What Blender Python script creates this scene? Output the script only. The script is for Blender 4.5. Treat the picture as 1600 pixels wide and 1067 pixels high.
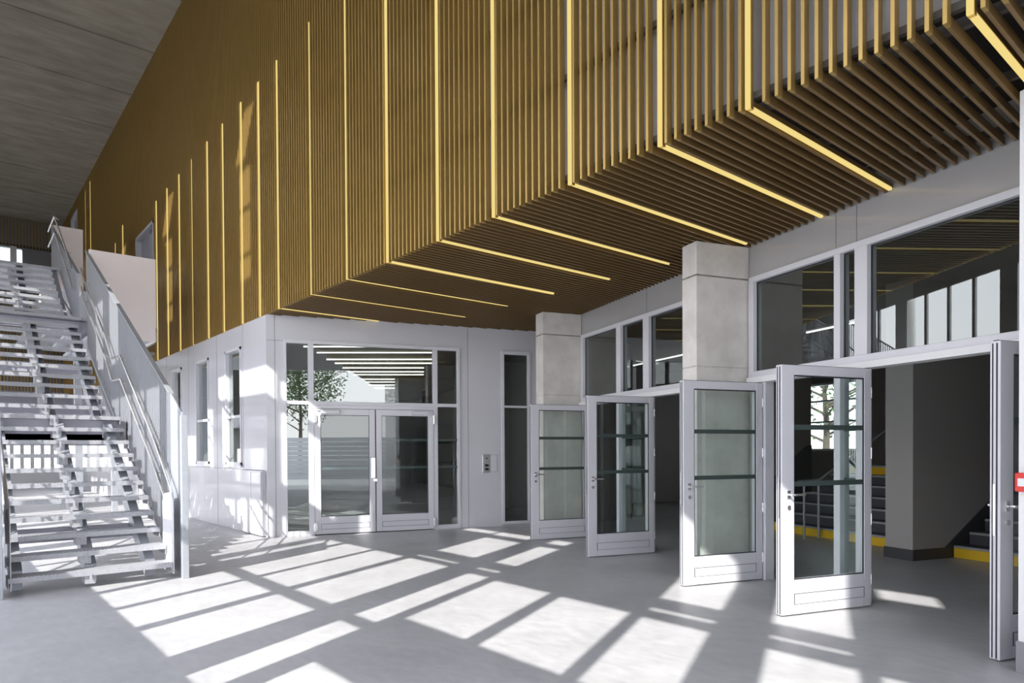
import bpy, bmesh, math, random
from mathutils import Matrix, Vector
random.seed(7)
S = bpy.context.scene
for o in list(bpy.data.objects): bpy.data.objects.remove(o)
COL = S.collection

# ------------------------------------------------------------------ camera
F_PX, CY, ROLL, PIT, YAW = 1071.47745, 714.49295, -0.00523249, 0.01139663, 0.6943644
EYE = 1.45
def camera():
    cr, sr, cp, sp = math.cos(ROLL), math.sin(ROLL), math.cos(PIT), math.sin(PIT)
    R0 = Matrix(((1,0,0),(0,0,-1),(0,1,0)))
    Rp = Matrix(((1,0,0),(0,cp,-sp),(0,sp,cp)))
    Rr = Matrix(((cr,-sr,0),(sr,cr,0),(0,0,1)))
    Rw = Matrix(((math.cos(YAW),-math.sin(YAW),0),(math.sin(YAW),math.cos(YAW),0),(0,0,1)))
    R = Rr @ Rp @ R0 @ Rw
    right, down, fwd = R[0], R[1], R[2]
    cam = bpy.data.cameras.new('camera'); ob = bpy.data.objects.new('camera', cam); COL.objects.link(ob)
    cam.sensor_width = 36; cam.sensor_fit = 'HORIZONTAL'
    cam.lens = 36*F_PX/1600
    cam.shift_x = 0; cam.shift_y = (CY-533.5)/1600
    cam.clip_start = .02; cam.clip_end = 500
    M = Matrix((right, -down, -fwd)).transposed().to_4x4()
    M.translation = Vector((0,0,EYE))
    ob.matrix_world = M
    S.camera = ob
camera()

# ------------------------------------------------------------------ sky, sun, exposure
W = bpy.data.worlds.new('sky'); S.world = W; W.use_nodes = True
nt = W.node_tree; nt.nodes.clear()
wo = nt.nodes.new('ShaderNodeOutputWorld'); bg = nt.nodes.new('ShaderNodeBackground')
tc = nt.nodes.new('ShaderNodeTexCoord'); sx = nt.nodes.new('ShaderNodeSeparateXYZ'); rp = nt.nodes.new('ShaderNodeValToRGB')
nt.links.new(tc.outputs['Generated'], sx.inputs[0]); nt.links.new(sx.outputs['Z'], rp.inputs[0])
rp.color_ramp.elements[0].position = 0.0; rp.color_ramp.elements[0].color = (.985,.98,1.0,1)
rp.color_ramp.elements[1].position = .7; rp.color_ramp.elements[1].color = (.76,.83,1.0,1)
nt.links.new(rp.outputs[0], bg.inputs[0]); nt.links.new(bg.outputs[0], wo.inputs[0])
bg.inputs[1].default_value = 2.3
AZ, EL = math.radians(26.5), math.radians(37)
sun = bpy.data.lights.new('sun','SUN'); so = bpy.data.objects.new('sun', sun); COL.objects.link(so)
sun.energy = 4.1; sun.angle = math.radians(.45); sun.color = (1.0,.965,.92)
sd = Vector((math.cos(AZ)*math.cos(EL), math.sin(AZ)*math.cos(EL), -math.sin(EL)))
so.rotation_euler = sd.to_track_quat('-Z','Y').to_euler(); so.location = (-20,-10,20)
S.view_settings.view_transform = 'Standard'; S.view_settings.look = 'None'
S.view_settings.gamma = 1; S.view_settings.use_curve_mapping = False
S.view_settings.exposure = 1.10

# ------------------------------------------------------------------ frames of reference
TH = math.radians(18.2016)
nD = Vector((math.cos(TH), -math.sin(TH), 0)); uB = Vector((math.sin(TH), math.cos(TH), 0))
def Bp(d, u, z): return nD*d + uB*u + Vector((0,0,z))
def XY(x, y, z): return Vector((x,y,z))

# ------------------------------------------------------------------ materials
def mat(name, col, rough=.5, metal=0, coat=0, noise=0, nscale=8, col2=None, bump=0, emit=None, estr=0, spec=.5, stretch=None):
    m = bpy.data.materials.new(name); m.use_nodes = True
    t = m.node_tree; b = t.nodes['Principled BSDF']
    b.inputs['Base Color'].default_value = (*col,1); b.inputs['Roughness'].default_value = rough
    b.inputs['Metallic'].default_value = metal; b.inputs['Coat Weight'].default_value = coat
    b.inputs['Coat Roughness'].default_value = .04; b.inputs['Specular IOR Level'].default_value = spec
    if noise or bump or col2:
        c = t.nodes.new('ShaderNodeTexCoord'); n = t.nodes.new('ShaderNodeTexNoise')
        n.inputs['Scale'].default_value = nscale; n.inputs['Detail'].default_value = 8; n.inputs['Roughness'].default_value = .62
        if stretch:
            mp = t.nodes.new('ShaderNodeMapping'); mp.inputs['Scale'].default_value = stretch
            t.links.new(c.outputs['Object'], mp.inputs[0]); t.links.new(mp.outputs[0], n.inputs['Vector'])
        else: t.links.new(c.outputs['Object'], n.inputs['Vector'])
        if noise or col2:
            r = t.nodes.new('ShaderNodeValToRGB')
            r.color_ramp.elements[0].position = .35; r.color_ramp.elements[1].position = .68
            a = col2 if col2 else tuple(v*(1-noise) for v in col)
            r.color_ramp.elements[0].color = (*a,1); r.color_ramp.elements[1].color = (*col,1)
            t.links.new(n.outputs['Fac'], r.inputs[0]); t.links.new(r.outputs[0], b.inputs['Base Color'])
        if bump:
            bu = t.nodes.new('ShaderNodeBump'); bu.inputs['Strength'].default_value = bump; bu.inputs['Distance'].default_value = .02
            t.links.new(n.outputs['Fac'], bu.inputs['Height']); t.links.new(bu.outputs[0], b.inputs['Normal'])
    if emit:
        b.inputs['Emission Color'].default_value = (*emit,1); b.inputs['Emission Strength'].default_value = estr
    return m
def glass_mat(name, tint, refl_min=.0, ior=1.5, boost=1.0):
    m = bpy.data.materials.new(name); m.use_nodes = True; t = m.node_tree; t.nodes.clear()
    o = t.nodes.new('ShaderNodeOutputMaterial'); mx = t.nodes.new('ShaderNodeMixShader')
    tr = t.nodes.new('ShaderNodeBsdfTransparent'); gl = t.nodes.new('ShaderNodeBsdfGlossy'); fr = t.nodes.new('ShaderNodeFresnel')
    ma = t.nodes.new('ShaderNodeMath'); ma.operation = 'MULTIPLY_ADD'; ma.use_clamp = True
    fr.inputs['IOR'].default_value = ior; ma.inputs[1].default_value = boost; ma.inputs[2].default_value = refl_min
    tr.inputs[0].default_value = (*tint,1); gl.inputs['Roughness'].default_value = 0.0; gl.inputs[0].default_value = (.95,1,.98,1)
    ge = t.nodes.new('ShaderNodeNewGeometry'); inv = t.nodes.new('ShaderNodeMath'); inv.operation='SUBTRACT'; inv.inputs[0].default_value=1
    mu = t.nodes.new('ShaderNodeMath'); mu.operation='MULTIPLY'
    tm = t.nodes.new('ShaderNodeMix'); tm.data_type='RGBA'; tm.inputs[6].default_value=(*tint,1); tm.inputs[7].default_value=(1,1,1,1)
    t.links.new(ge.outputs['Backfacing'], inv.inputs[1]); t.links.new(ge.outputs['Backfacing'], tm.inputs[0]); t.links.new(tm.outputs[2], tr.inputs[0])
    t.links.new(fr.outputs[0], ma.inputs[0]); t.links.new(ma.outputs[0], mu.inputs[0]); t.links.new(inv.outputs[0], mu.inputs[1]); t.links.new(mu.outputs[0], mx.inputs[0])
    t.links.new(tr.outputs[0], mx.inputs[1]); t.links.new(gl.outputs[0], mx.inputs[2]); t.links.new(mx.outputs[0], o.inputs[0])
    return m
def emis(name, col, s):
    m = bpy.data.materials.new(name); m.use_nodes = True; t = m.node_tree; t.nodes.clear()
    o = t.nodes.new('ShaderNodeOutputMaterial'); e = t.nodes.new('ShaderNodeEmission')
    e.inputs[0].default_value = (*col,1); e.inputs[1].default_value = s; t.links.new(e.outputs[0], o.inputs[0]); return m

def floor_mat():
    m = mat('polished_concrete_floor', (.52,.52,.525), .42, noise=.16, nscale=1.3, bump=0)
    t = m.node_tree; b = t.nodes['Principled BSDF']
    src = b.inputs['Base Color'].links[0].from_socket
    c = t.nodes.new('ShaderNodeTexCoord'); n = t.nodes.new('ShaderNodeTexNoise'); n.inputs['Scale'].default_value = 14; n.inputs['Detail'].default_value = 10
    mp = t.nodes.new('ShaderNodeMapping'); mp.inputs['Scale'].default_value = (1,.45,1); mp.inputs['Rotation'].default_value = (0,0,.6)
    t.links.new(c.outputs['Object'], mp.inputs[0]); t.links.new(mp.outputs[0], n.inputs['Vector'])
    r = t.nodes.new('ShaderNodeValToRGB'); r.color_ramp.elements[0].position = .3; r.color_ramp.elements[1].position = .7
    r.color_ramp.elements[0].color = (.88,.88,.9,1); r.color_ramp.elements[1].color = (1.06,1.06,1.06,1)
    mx = t.nodes.new('ShaderNodeMix'); mx.data_type = 'RGBA'; mx.blend_type = 'MULTIPLY'; mx.inputs[0].default_value = 1
    t.links.new(n.outputs['Fac'], r.inputs[0]); t.links.new(src, mx.inputs[6]); t.links.new(r.outputs[0], mx.inputs[7])
    t.links.new(mx.outputs[2], b.inputs['Base Color'])
    mr = t.nodes.new('ShaderNodeMapRange'); mr.inputs[3].default_value = .28; mr.inputs[4].default_value = .5
    t.links.new(n.outputs['Fac'], mr.inputs[0]); t.links.new(mr.outputs[0], b.inputs['Roughness'])
    return m

M = dict(
 floor=floor_mat(),
 pave=mat('pale_paving', (.60,.60,.58), .8, noise=.1, nscale=.8),
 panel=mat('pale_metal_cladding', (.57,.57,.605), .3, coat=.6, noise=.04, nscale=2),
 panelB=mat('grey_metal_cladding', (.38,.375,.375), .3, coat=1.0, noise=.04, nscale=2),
 seam=mat('dark_seam', (.16,.16,.17), .6),
 frame=mat('grey_painted_aluminium', (.60,.60,.64), .34, coat=.15),
 gasket=mat('black_rubber_gasket', (.02,.022,.03), .5),
 steel=mat('brushed_stainless', (.75,.75,.76), .25, metal=.9),
 galv=mat('galvanised_steel', (.42,.44,.48), .42, metal=.35, noise=.08, nscale=16),
 tread=mat('galvanised_tread', (.44,.45,.48), .5, metal=.2, noise=.2, nscale=30),
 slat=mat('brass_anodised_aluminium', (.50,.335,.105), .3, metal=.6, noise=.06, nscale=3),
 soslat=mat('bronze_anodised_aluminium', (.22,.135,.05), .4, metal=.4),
 back=mat('grey_backing_panel', (.25,.245,.255), .45, coat=.2, noise=.1, nscale=2),
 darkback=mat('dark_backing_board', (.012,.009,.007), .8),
 bracket=mat('dark_steel_rail', (.05,.045,.04), .6),
 concrete=mat('raw_concrete', (.69,.66,.63), .8, col2=(.56,.53,.50), nscale=3.2, bump=.25),
 cstain=mat('concrete_joint_stain', (.30,.27,.24), .9, col2=(.16,.14,.12), nscale=9, bump=.6),
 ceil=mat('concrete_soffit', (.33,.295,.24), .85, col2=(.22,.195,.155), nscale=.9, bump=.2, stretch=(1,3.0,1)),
 pink=mat('warm_white_landing_panel', (.80,.735,.72), .38, coat=.1, noise=.04, nscale=2),
 gdoor=mat('grey_steel_door', (.40,.40,.46), .4),
 dark=mat('dark_interior_paint', (.24,.235,.22), .7),
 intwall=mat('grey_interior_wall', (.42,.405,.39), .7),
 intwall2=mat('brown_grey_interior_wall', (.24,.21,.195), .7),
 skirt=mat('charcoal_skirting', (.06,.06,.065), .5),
 gskirt=mat('grey_skirting', (.22,.22,.24), .6),
 yellow=mat('yellow_riser_paint', (.80,.50,.02), .5),
 stepdark=mat('dark_step', (.075,.075,.085), .6),
 nosing=mat('grey_step_nosing', (.36,.36,.37), .5),
 screen=mat('sun_screen_paint', (.42,.415,.41), .6),
 white=mat('white_painted', (.72,.72,.73), .5),
 whitec=mat('white_painted_steel', (.8,.8,.79), .4),
 black=mat('black_plastic', (.02,.02,.02), .3),
 red=mat('red_plastic', (.65,.03,.02), .35),
 leaf=mat('green_foliage', (.10,.19,.05), .7, col2=(.04,.08,.02), nscale=3),
 bark=mat('grey_bark', (.13,.10,.08), .9),
 glass=glass_mat('window_glass', (.70,.76,.74), .10, boost=1.9),
 dglass=glass_mat('dark_window_glass', (.45,.50,.49), .06, boost=1.7),
 lglass=glass_mat('door_glass', (.84,.91,.885), .04, boost=1.3),
 stripe=mat('grey_glass_marking', (.055,.075,.07), .6, spec=.2),
 led=emis('yellow_led_diffuser', (1.0,.78,.28), .42),
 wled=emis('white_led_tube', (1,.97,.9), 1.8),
)

# ------------------------------------------------------------------ mesh helpers
class MB:
    def __init__(s): s.v=[]; s.f=[]; s.mi=[]
    def hexa(s, p, mi=0):
        n=len(s.v); s.v += [tuple(q) for q in p]
        for f in ((0,3,2,1),(4,5,6,7),(0,1,5,4),(1,2,6,5),(2,3,7,6),(3,0,4,7)):
            s.f.append(tuple(n+i for i in f)); s.mi.append(mi)
    def box(s, a0,a1,b0,b1,c0,c1, fn=XY, mi=0):
        a0,a1=sorted((a0,a1)); b0,b1=sorted((b0,b1)); c0,c1=sorted((c0,c1))
        s.hexa([fn(a0,b0,c0),fn(a1,b0,c0),fn(a1,b1,c0),fn(a0,b1,c0),fn(a0,b0,c1),fn(a1,b0,c1),fn(a1,b1,c1),fn(a0,b1,c1)],mi); return s
    def tube(s, pts, r, n=8, mi=0, closed=False):
        pts=[Vector(p) for p in pts]; base=len(s.v); k=len(pts)
        up=Vector((0,0,1))
        for i,p in enumerate(pts):
            d=((pts[min(i+1,k-1)]-p).normalized()+(p-pts[max(i-1,0)]).normalized())
            d = d.normalized() if d.length>1e-6 else Vector((0,0,1))
            a=d.cross(up)
            if a.length<.05: a=d.cross(Vector((1,0,0)))
            a.normalize(); b=d.cross(a).normalized()
            rr = r[i] if isinstance(r,(list,tuple)) else r
            for j in range(n):
                t=2*math.pi*j/n; s.v.append(tuple(p+a*math.cos(t)*rr+b*math.sin(t)*rr))
        for i in range(k-1):
            for j in range(n):
                j2=(j+1)%n
                s.f.append((base+i*n+j,base+i*n+j2,base+(i+1)*n+j2,base+(i+1)*n+j)); s.mi.append(mi)
        s.f.append(tuple(base+j for j in range(n))[::-1]); s.mi.append(mi)
        s.f.append(tuple(base+(k-1)*n+j for j in range(n))); s.mi.append(mi)
        return s
    def prism(s, poly, ext, mi=0):   # poly: list of Vectors, ext: Vector
        n=len(s.v); k=len(poly)
        s.v += [tuple(p) for p in poly]+[tuple(Vector(p)+ext) for p in poly]
        s.f.append(tuple(n+i for i in range(k))[::-1]); s.mi.append(mi)
        s.f.append(tuple(n+k+i for i in range(k))); s.mi.append(mi)
        for i in range(k):
            j=(i+1)%k; s.f.append((n+i,n+j,n+k+j,n+k+i)); s.mi.append(mi)
        return s
    def build(s, name, mats, parent=None, bevel=0, smooth=False):
        me=bpy.data.meshes.new(name); me.from_pydata(s.v,[],s.f); 
        if not isinstance(mats,(list,tuple)): mats=[mats]
        for m in mats: me.materials.append(m)
        for p,i in zip(me.polygons,s.mi): p.material_index=i; p.use_smooth=smooth
        bm=bmesh.new(); bm.from_mesh(me); bmesh.ops.recalc_face_normals(bm, faces=bm.faces); bm.to_mesh(me); bm.free()
        me.update()
        o=bpy.data.objects.new(name,me); COL.objects.link(o)
        if parent is not None: o.parent=parent; o.matrix_parent_inverse = parent.matrix_basis.inverted()
        if bevel:
            b=o.modifiers.new('b','BEVEL'); b.width=bevel; b.segments=2; b.limit_method='ANGLE'
        return o
def tag(o, label=None, cat=None, group=None, kind=None):
    if label: o['label']=label
    if cat: o['category']=cat
    if group: o['group']=group
    if kind: o['kind']=kind
    return o
def struct(o, label=None, cat=None): 
    return tag(o,label,cat,kind='structure')
def empty(name, loc=(0,0,0), rz=0):
    o=bpy.data.objects.new(name,None); COL.objects.link(o); o.location=loc; o.rotation_euler=(0,0,rz); o.empty_display_size=.1
    o.matrix_basis = Matrix.Translation(Vector(loc)) @ Matrix.Rotation(rz,4,'Z')
    return o
def copy_tree(o, parent=None):
    c=o.copy(); COL.objects.link(c); c.parent=parent
    if parent is not None: c.matrix_parent_inverse=o.matrix_parent_inverse.copy()
    for ch in list(o.children): copy_tree(ch,c)
    return c
def wall_with_holes(mb, a0,a1,c0,c1, holes, put):
    """fill rectangle a0..a1 x c0..c1 except holes (h0,h1,g0,g1); put(a0,a1,c0,c1) makes a solid"""
    As=sorted({a0,a1,*[max(a0,min(a1,h[i])) for h in holes for i in (0,1)]})
    for i in range(len(As)-1):
        x0,x1=As[i],As[i+1]
        if x1-x0<1e-5: continue
        xm=(x0+x1)/2
        hs=sorted([(h[2],h[3]) for h in holes if h[0]<xm<h[1]])
        z=c0
        for g0,g1 in hs:
            if g0>z+1e-5: put(x0,x1,z,min(g0,c1))
            z=max(z,g1)
        if z<c1-1e-5: put(x0,x1,z,c1)

XF=4.16      # outer face of the slats
ZS=3.72      # underside of the soffit slats
WB=5.38      # door wall, measured across
WD=12.17     # entrance wall, measured along

# ------------------------------------------------------------------ ground and floor
g=MB(); g.box(-80,80,-80,90,-.30,-.03); struct(g.build('ground',M['pave']),'pale paving around the building','ground')
f=MB(); f.box(-1.9,24,-6,36.2,-.03,0); struct(f.build('floor',M['floor']),'grey polished concrete floor of the covered entrance hall','floor')

# ------------------------------------------------------------------ sun_screen: unseen screen added behind the camera, openings cut to shape the sun patches
XO=1.6; TA=math.tan(AZ); K=math.cos(AZ)/math.tan(EL)
def hole(s0,s1,x0,x1):   # light patch on the floor (row s, distance x) -> opening in the plane x=-XO
    return (s0-TA*XO, s1-TA*XO, (x0+XO)/K, (x1+XO)/K)
holes=[]
# row geometry
rowsA=[(4.57,5.55),(5.70,6.50),(6.60,7.42),(7.55,8.30)]
for s0,s1 in rowsA:
    holes += [hole(s0,s1,1.22,2.65), hole(s0,s1,2.83,4.88)]
holes += [hole(4.60,5.57,5.03,5.13), hole(4.60,5.55,5.50,6.95), hole(4.67,5.6,7.22,7.58), hole(5.66,6.5,7.26,7.58)]
holes += [hole(3.75,4.14,1.20,2.65), hole(3.75,4.14,2.80,4.80), hole(3.77,4.2,5.02,5.13), hole(3.75,4.18,5.47,6.9), hole(3.79,4.2,7.18,7.56)]
holes += [hole(2.70,3.51,1.2,2.0), hole(2.70,3.60,3.07,4.75), hole(1.64,2.54,3.05,4.72), hole(.73,1.51,3.05,4.68), hole(-.32,.34,3.05,4.62)]
holes += [hole(.74,1.51,4.90,5.02), hole(-.30,.34,4.87,4.97), hole(.73,1.52,5.36,6.9), hole(-.33,.35,5.29,6.9), hole(-1.4,-.45,3.05,4.6), hole(-1.22,-.66,6.92,7.39)]
# further bays seen on the stair, the far wall and the entrance wall
for b in (8.40,12.2,16.0,23.6):
    for j in range(4):
        s0=b+.86*j; s1=s0+.76
        if j==3: s1=s0+.72
        holes += [hole(s0,s1,.9,2.65), hole(s0,s1,2.83,4.88)]
        if j in (0,3): holes.append(hole(s0,s1,5.5,6.95))
        if j in (0,1,2) and b<9: holes.append(hole(s0,s1,7.2,7.58))
holes.append(hole(7.95,8.3,5.5,6.5))
holes.append(hole(9.2,12.0,7.08,7.66))
# tall slots added to the screen to throw the sun patches on the slats
TOPH=11.3
for s0,s1 in ((9.95,10.53),(15.17,15.87),(20.4,21.1),(25.7,26.4)):
    holes += [(s0-TA*XO,s1-TA*XO,9.35,9.75),(s0-TA*XO,s1-TA*XO,9.80,10.55),(s0-TA*XO,s1-TA*XO,10.62,TOPH)]
# open foot of the screen, between the posts, added for more ambient light
for k in range(9):
    c0=-3+3.81*k; holes.append((c0-.05+.2,c0+3.5+.2,0.12,1.55))
mb=MB()
def put(a0,a1,c0,c1): mb.box(-XO-.05,-XO,a0,a1,c0,c1)
wall_with_holes(mb,-4.2,36,0,TOPH,holes,put)
struct(mb.build('sun_screen',M['screen']),'added screen on the open side with openings shaped to cast the sun patches','wall')

mb=MB(); mb.box(-XO,12,-4.35,-4.2,4.6,TOPH)  # unseen wall added to cut the sky light from behind the camera
struct(mb.build('shade_spandrel',M['screen']),'added high wall behind the viewer that keeps sky light off the slat sides','wall')
# ------------------------------------------------------------------ ceiling: raw concrete slab in wide strips
mb=MB()
ys=[-4.2]
y=18.75-2.57*8
while y<36: ys.append(y); y+=2.57
ys.append(36.2); ys=sorted(set(ys))
slots=[(9.95,10.53),(15.17,15.87),(20.4,21.1),(25.7,26.4)]
for i in range(len(ys)-1):
    mb.box(-.45,XF+.25,ys[i]+.02,ys[i+1]-.02,11.3,11.42)
mb.box(-.45,XF+.25,-4.2,36.2,11.33,11.45)
def put2(a0,a1,c0,c1): mb.box(c0,c1,a0,a1,11.3,11.45)
hs=[]  # unseen roof notches added so the sun patches reach the slats
for s0,s1 in slots:
    hs.append((s0-TA*1.0,s1-TA*1.0,-1.6,-.45))
wall_with_holes(mb,-4.2,36.2,-1.65,-.45,hs,put2)
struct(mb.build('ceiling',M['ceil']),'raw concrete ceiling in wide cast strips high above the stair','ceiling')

# ------------------------------------------------------------------ golden slat facade
PITCH=.0877
strips=[1.24,2.53,3.26,4.22,5.28,6.26,7.35,8.42,9.56,10.82,11.65,12.52,13.55,14.53,15.62,16.64,17.70,18.76,22.8,23.9,28.3,29.3]
facade=empty('slatted_facade_screen',(XF,0,ZS)); tag(facade,'tall screen of upright golden brass slats above the entrance','slat screen')
DOOR=(19.05,21.1,4.15,7.28)      # upper grey door recess in the screen
DOOR2=(31.2,33.0,8.0,10.9)
mb=MB(); y=.30-16*PITCH
while y<36.1:
    near=[s for s in strips if abs(s-y)<.05]
    z1=11.3
    if near: 
        top={22.8:8.09,23.9:7.82,28.3:11.04,29.3:11.0}.get(near[0],7.66)
        if z1-top>.3: mb.box(XF,XF+.06,y-.011,y+.011,top,z1)
    else:
        segs=[(ZS,z1)]
        for d0,d1,dz0,dz1 in (DOOR,DOOR2):
            if d0<y<d1: segs=[(ZS,dz0),(dz1,z1)]
        for a,b in segs: mb.box(XF,XF+.06,y-.011,y+.011,a,b)
    y+=PITCH
sl=mb.build('slats',M['slat'],facade)
mb=MB(); z=ZS+.10
while z<11.2:
    for a,b in ((-1.1,DOOR[0]),(DOOR[0],DOOR[1]),(DOOR[1],DOOR2[0]),(DOOR2[0],DOOR2[1]),(DOOR2[1],36)):
        if (a==DOOR[0] and DOOR[2]<z<DOOR[3]) or (a==DOOR2[0] and DOOR2[2]<z<DOOR2[3]): continue
        mb.box(XF+.062,XF+.10,a,b,z-.022,z+.022)
    z+=.875
mb.build('fixing_rails',M['bracket'],facade)
mb=MB(); wall_with_holes(mb,-1.2,36,ZS+.16,11.3,[DOOR,DOOR2],lambda a0,a1,c0,c1: mb.box(XF+.16,XF+.22,a0,a1,c0,c1))
struct(mb.build('wall_upper',M['back']),'grey backing wall behind the golden slats','wall')

# soffit slats
def xe(y): return min((WB+math.sin(TH)*y)/math.cos(TH), (WD-math.cos(TH)*y)/math.sin(TH))-.01
soff=empty('slatted_soffit_screen',(XF,0,ZS)); tag(soff,'dark bronze slatted soffit over the glass doors','slat soffit')
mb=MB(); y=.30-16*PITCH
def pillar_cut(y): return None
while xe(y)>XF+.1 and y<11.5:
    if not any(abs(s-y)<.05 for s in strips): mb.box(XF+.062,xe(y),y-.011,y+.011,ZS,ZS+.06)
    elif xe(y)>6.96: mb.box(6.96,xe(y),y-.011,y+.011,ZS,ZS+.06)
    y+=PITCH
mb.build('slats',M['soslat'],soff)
mb=MB()
x=XF+.25
while x<7.9:
    y1=(WD-math.sin(TH)*x)/math.cos(TH)-.02; y0=max(-1.1,(math.cos(TH)*x-WB)/math.sin(TH)+.05)
    if y1>y0: mb.box(x-.02,x+.02,y0,y1,ZS+.062,ZS+.12)
    x+=.85
mb.build('fixing_rails',M['bracket'],soff)
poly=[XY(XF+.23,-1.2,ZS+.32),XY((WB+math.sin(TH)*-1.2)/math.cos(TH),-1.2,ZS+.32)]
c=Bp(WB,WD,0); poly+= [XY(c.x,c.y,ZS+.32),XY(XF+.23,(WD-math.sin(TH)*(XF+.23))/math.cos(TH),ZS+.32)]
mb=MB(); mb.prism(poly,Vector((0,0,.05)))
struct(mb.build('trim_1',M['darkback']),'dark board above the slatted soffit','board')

# light strips
ordw=['first','second','third','fourth','fifth','sixth','seventh','eighth','ninth','tenth','eleventh','twelfth','thirteenth','fourteenth','fifteenth','sixteenth','seventeenth','eighteenth']
for i,y in enumerate(strips):
    top={22.8:8.09,23.9:7.82,28.3:11.04,29.3:11.0}.get(y,7.66); bot=ZS if y<22 else (3.95 if y<25 else 5)
    e=empty('light_strip',(XF,y,bot))
    a=MB(); a.box(XF+.006,XF+.026,y-.015,y+.015,bot,top); a.build('upright_diffuser',M['led'],e)
    a=MB(); a.box(XF+.0265,XF+.06,y-.018,y+.018,bot+.002,top); a.build('upright_profile',M['slat'],e)
    if i<10:
        a=MB(); a.box(XF+.026,min(6.95,xe(y+.02))-.02,y-.015,y+.015,ZS+.002,ZS+.024); a.build('soffit_diffuser',M['led'],e)
        a=MB(); a.box(XF+.06,min(6.95,xe(y+.02))-.02,y-.018,y+.018,ZS+.0245,ZS+.06); a.build('soffit_profile',M['soslat'],e)
        lab='%s yellow light strip from the right that bends from the slats under the soffit'%ordw[i]
        grp='light strips bending under the soffit'
    elif i<18:
        lab='%s of the eight upright yellow light strips left of the soffit, counted from the right'%ordw[i-10]; grp='upright light strips above the grey wall'
    else:
        lab='%s upright yellow light strip beyond the grey upper door'%['first','second','third','fourth'][i-18]; grp='far light strips by the landings'
    tag(e,lab,'light strip',grp)

# upper grey doors in the screen
def upper_door(name,d,label):
    e=empty(name,(XF+.16,d[0],d[2])); struct(e,label,'door')
    a=MB()
    for (y0,y1,z0,z1) in ((d[0],d[0]+.07,d[2],d[3]),(d[1]-.07,d[1],d[2],d[3]),(d[0],d[1],d[3]-.08,d[3])): a.box(XF,XF+.2,y0,y1,z0,z1)
    a.build('door_frame',M['frame'],e)
    a=MB(); ym=(d[0]+d[1])/2
    a.box(XF+.13,XF+.18,d[0]+.07,ym-.01,d[2],d[3]-.08); a.box(XF+.13,XF+.18,ym+.01,d[1]-.07,d[2],d[3]-.08)
    a.build('door_panel',M['gdoor'],e)
    a=MB(); a.box(XF+.06,XF+.13,d[0]+.15,d[0]+.65,d[3]-.2,d[3]-.13); a.box(XF+.08,XF+.10,d[0]+.2,d[0]+.75,d[3]-.1,d[3]-.085); a.build('door_closer',M['steel'],e)
upper_door('door_8',DOOR,'grey double door high in the golden slats behind the landing')
upper_door('door_9',DOOR2,'far grey door high in the golden slats at the upper landing')

# ------------------------------------------------------------------ wall A: pale clad wall under the facade with tall windows
XA=4.19; YC=(WD-math.sin(TH)*XA)/math.cos(TH)
wA=[(12.66,13.55),(14.62,15.53),(16.64,17.49),(18.6,19.45),(20.5,21.4)]
mb=MB(); wall_with_holes(mb,YC,36,0,ZS,[(a,b,1.19,3.34) for a,b in wA],lambda a0,a1,c0,c1: mb.box(XA,XA+.12,a0,a1,c0,c1))
struct(mb.build('wall_back',M['panel']),'pale grey clad wall with tall windows behind the stair','wall')
for k,(a0,b0) in enumerate(wA):
    e=empty('window_%d'%(k+1),(XA,a0,1.19)); struct(e,'%s tall narrow window in the pale wall, counted from the corner'%ordw[k],'window')
    m=MB(); w=.05
    m.box(XA-.02,XA+.1,a0,a0+w,1.19,3.34); m.box(XA-.02,XA+.1,b0-w,b0,1.19,3.34); m.box(XA-.02,XA+.1,a0,b0,3.29,3.34); m.box(XA-.02,XA+.1,a0,b0,1.19,1.24)
    m.box(XA+.0,XA+.1,a0,b0,2.06,2.11)
    m.build('window_frame',M['frame'],e)
    m=MB(); m.box(XA+.05,XA+.062,a0+w,b0-w,1.24,3.29); m.build('pane',M['glass'],e)
    m=MB(); m.box(XA-.035,XA,a0-.02,b0+.02,1.15,1.19); m.build('window_sill',M['frame'],e)
# seams
m=MB()
for yy in (12.58,14.1,16.1,18.0,20): m.box(XA-.002,XA+.02,yy-.004,yy+.004,0,ZS)
m.box(XA-.002,XA+.02,YC+.1,36,1.116,1.124)
struct(m.build('trim_2',M['seam']),'fine seams of the pale wall cladding','seam')
# low cladding cabinet at the corner
e=empty('wall_cabinet',(XA-.06,YC,0)); tag(e,'low pale grey cabinet standing against the wall by the corner','cabinet')
m=MB(); m.box(XA-.07,XA-.003,YC+.06,12.56,0.02,1.11); m.build('body',M['panel'],e,bevel=.004)
for q,(a0,b0) in enumerate(((YC+.08,11.98),(12.0,12.54))):
    m=MB(); m.box(XA-.082,XA-.071,a0,b0,.05,1.09); m.build('door',M['panel'],e,bevel=.003)

# ------------------------------------------------------------------ wall D: entrance wall
D0=nD.dot(Vector((XA,YC,0)))
def boxB(mb,*a,mi=0): mb.box(*a,fn=Bp,mi=mi)
holesD=[(.69,3.78,0.0,3.33),(4.60,5.20,.03,3.32)]
mb=MB(); wall_with_holes(mb,D0,WB,0,ZS+.3,holesD,lambda a0,a1,c0,c1: boxB(mb,a0,a1,WD,WD+.14,c0,c1))
struct(mb.build('wall_front',M['panel']),'pale grey clad entrance wall holding the closed double door','wall')
m=MB()
for d in (.545,3.94): boxB(m,d-.004,d+.004,WD-.002,WD+.02,0,ZS)
boxB(m,D0,.69,WD-.002,WD+.02,3.30,3.306)
struct(m.build('trim_3',M['seam']),'fine seams of the entrance wall cladding','seam')

def glazed(name,label,cat,frames,panes,fn_mat,axis):
    pass
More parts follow.
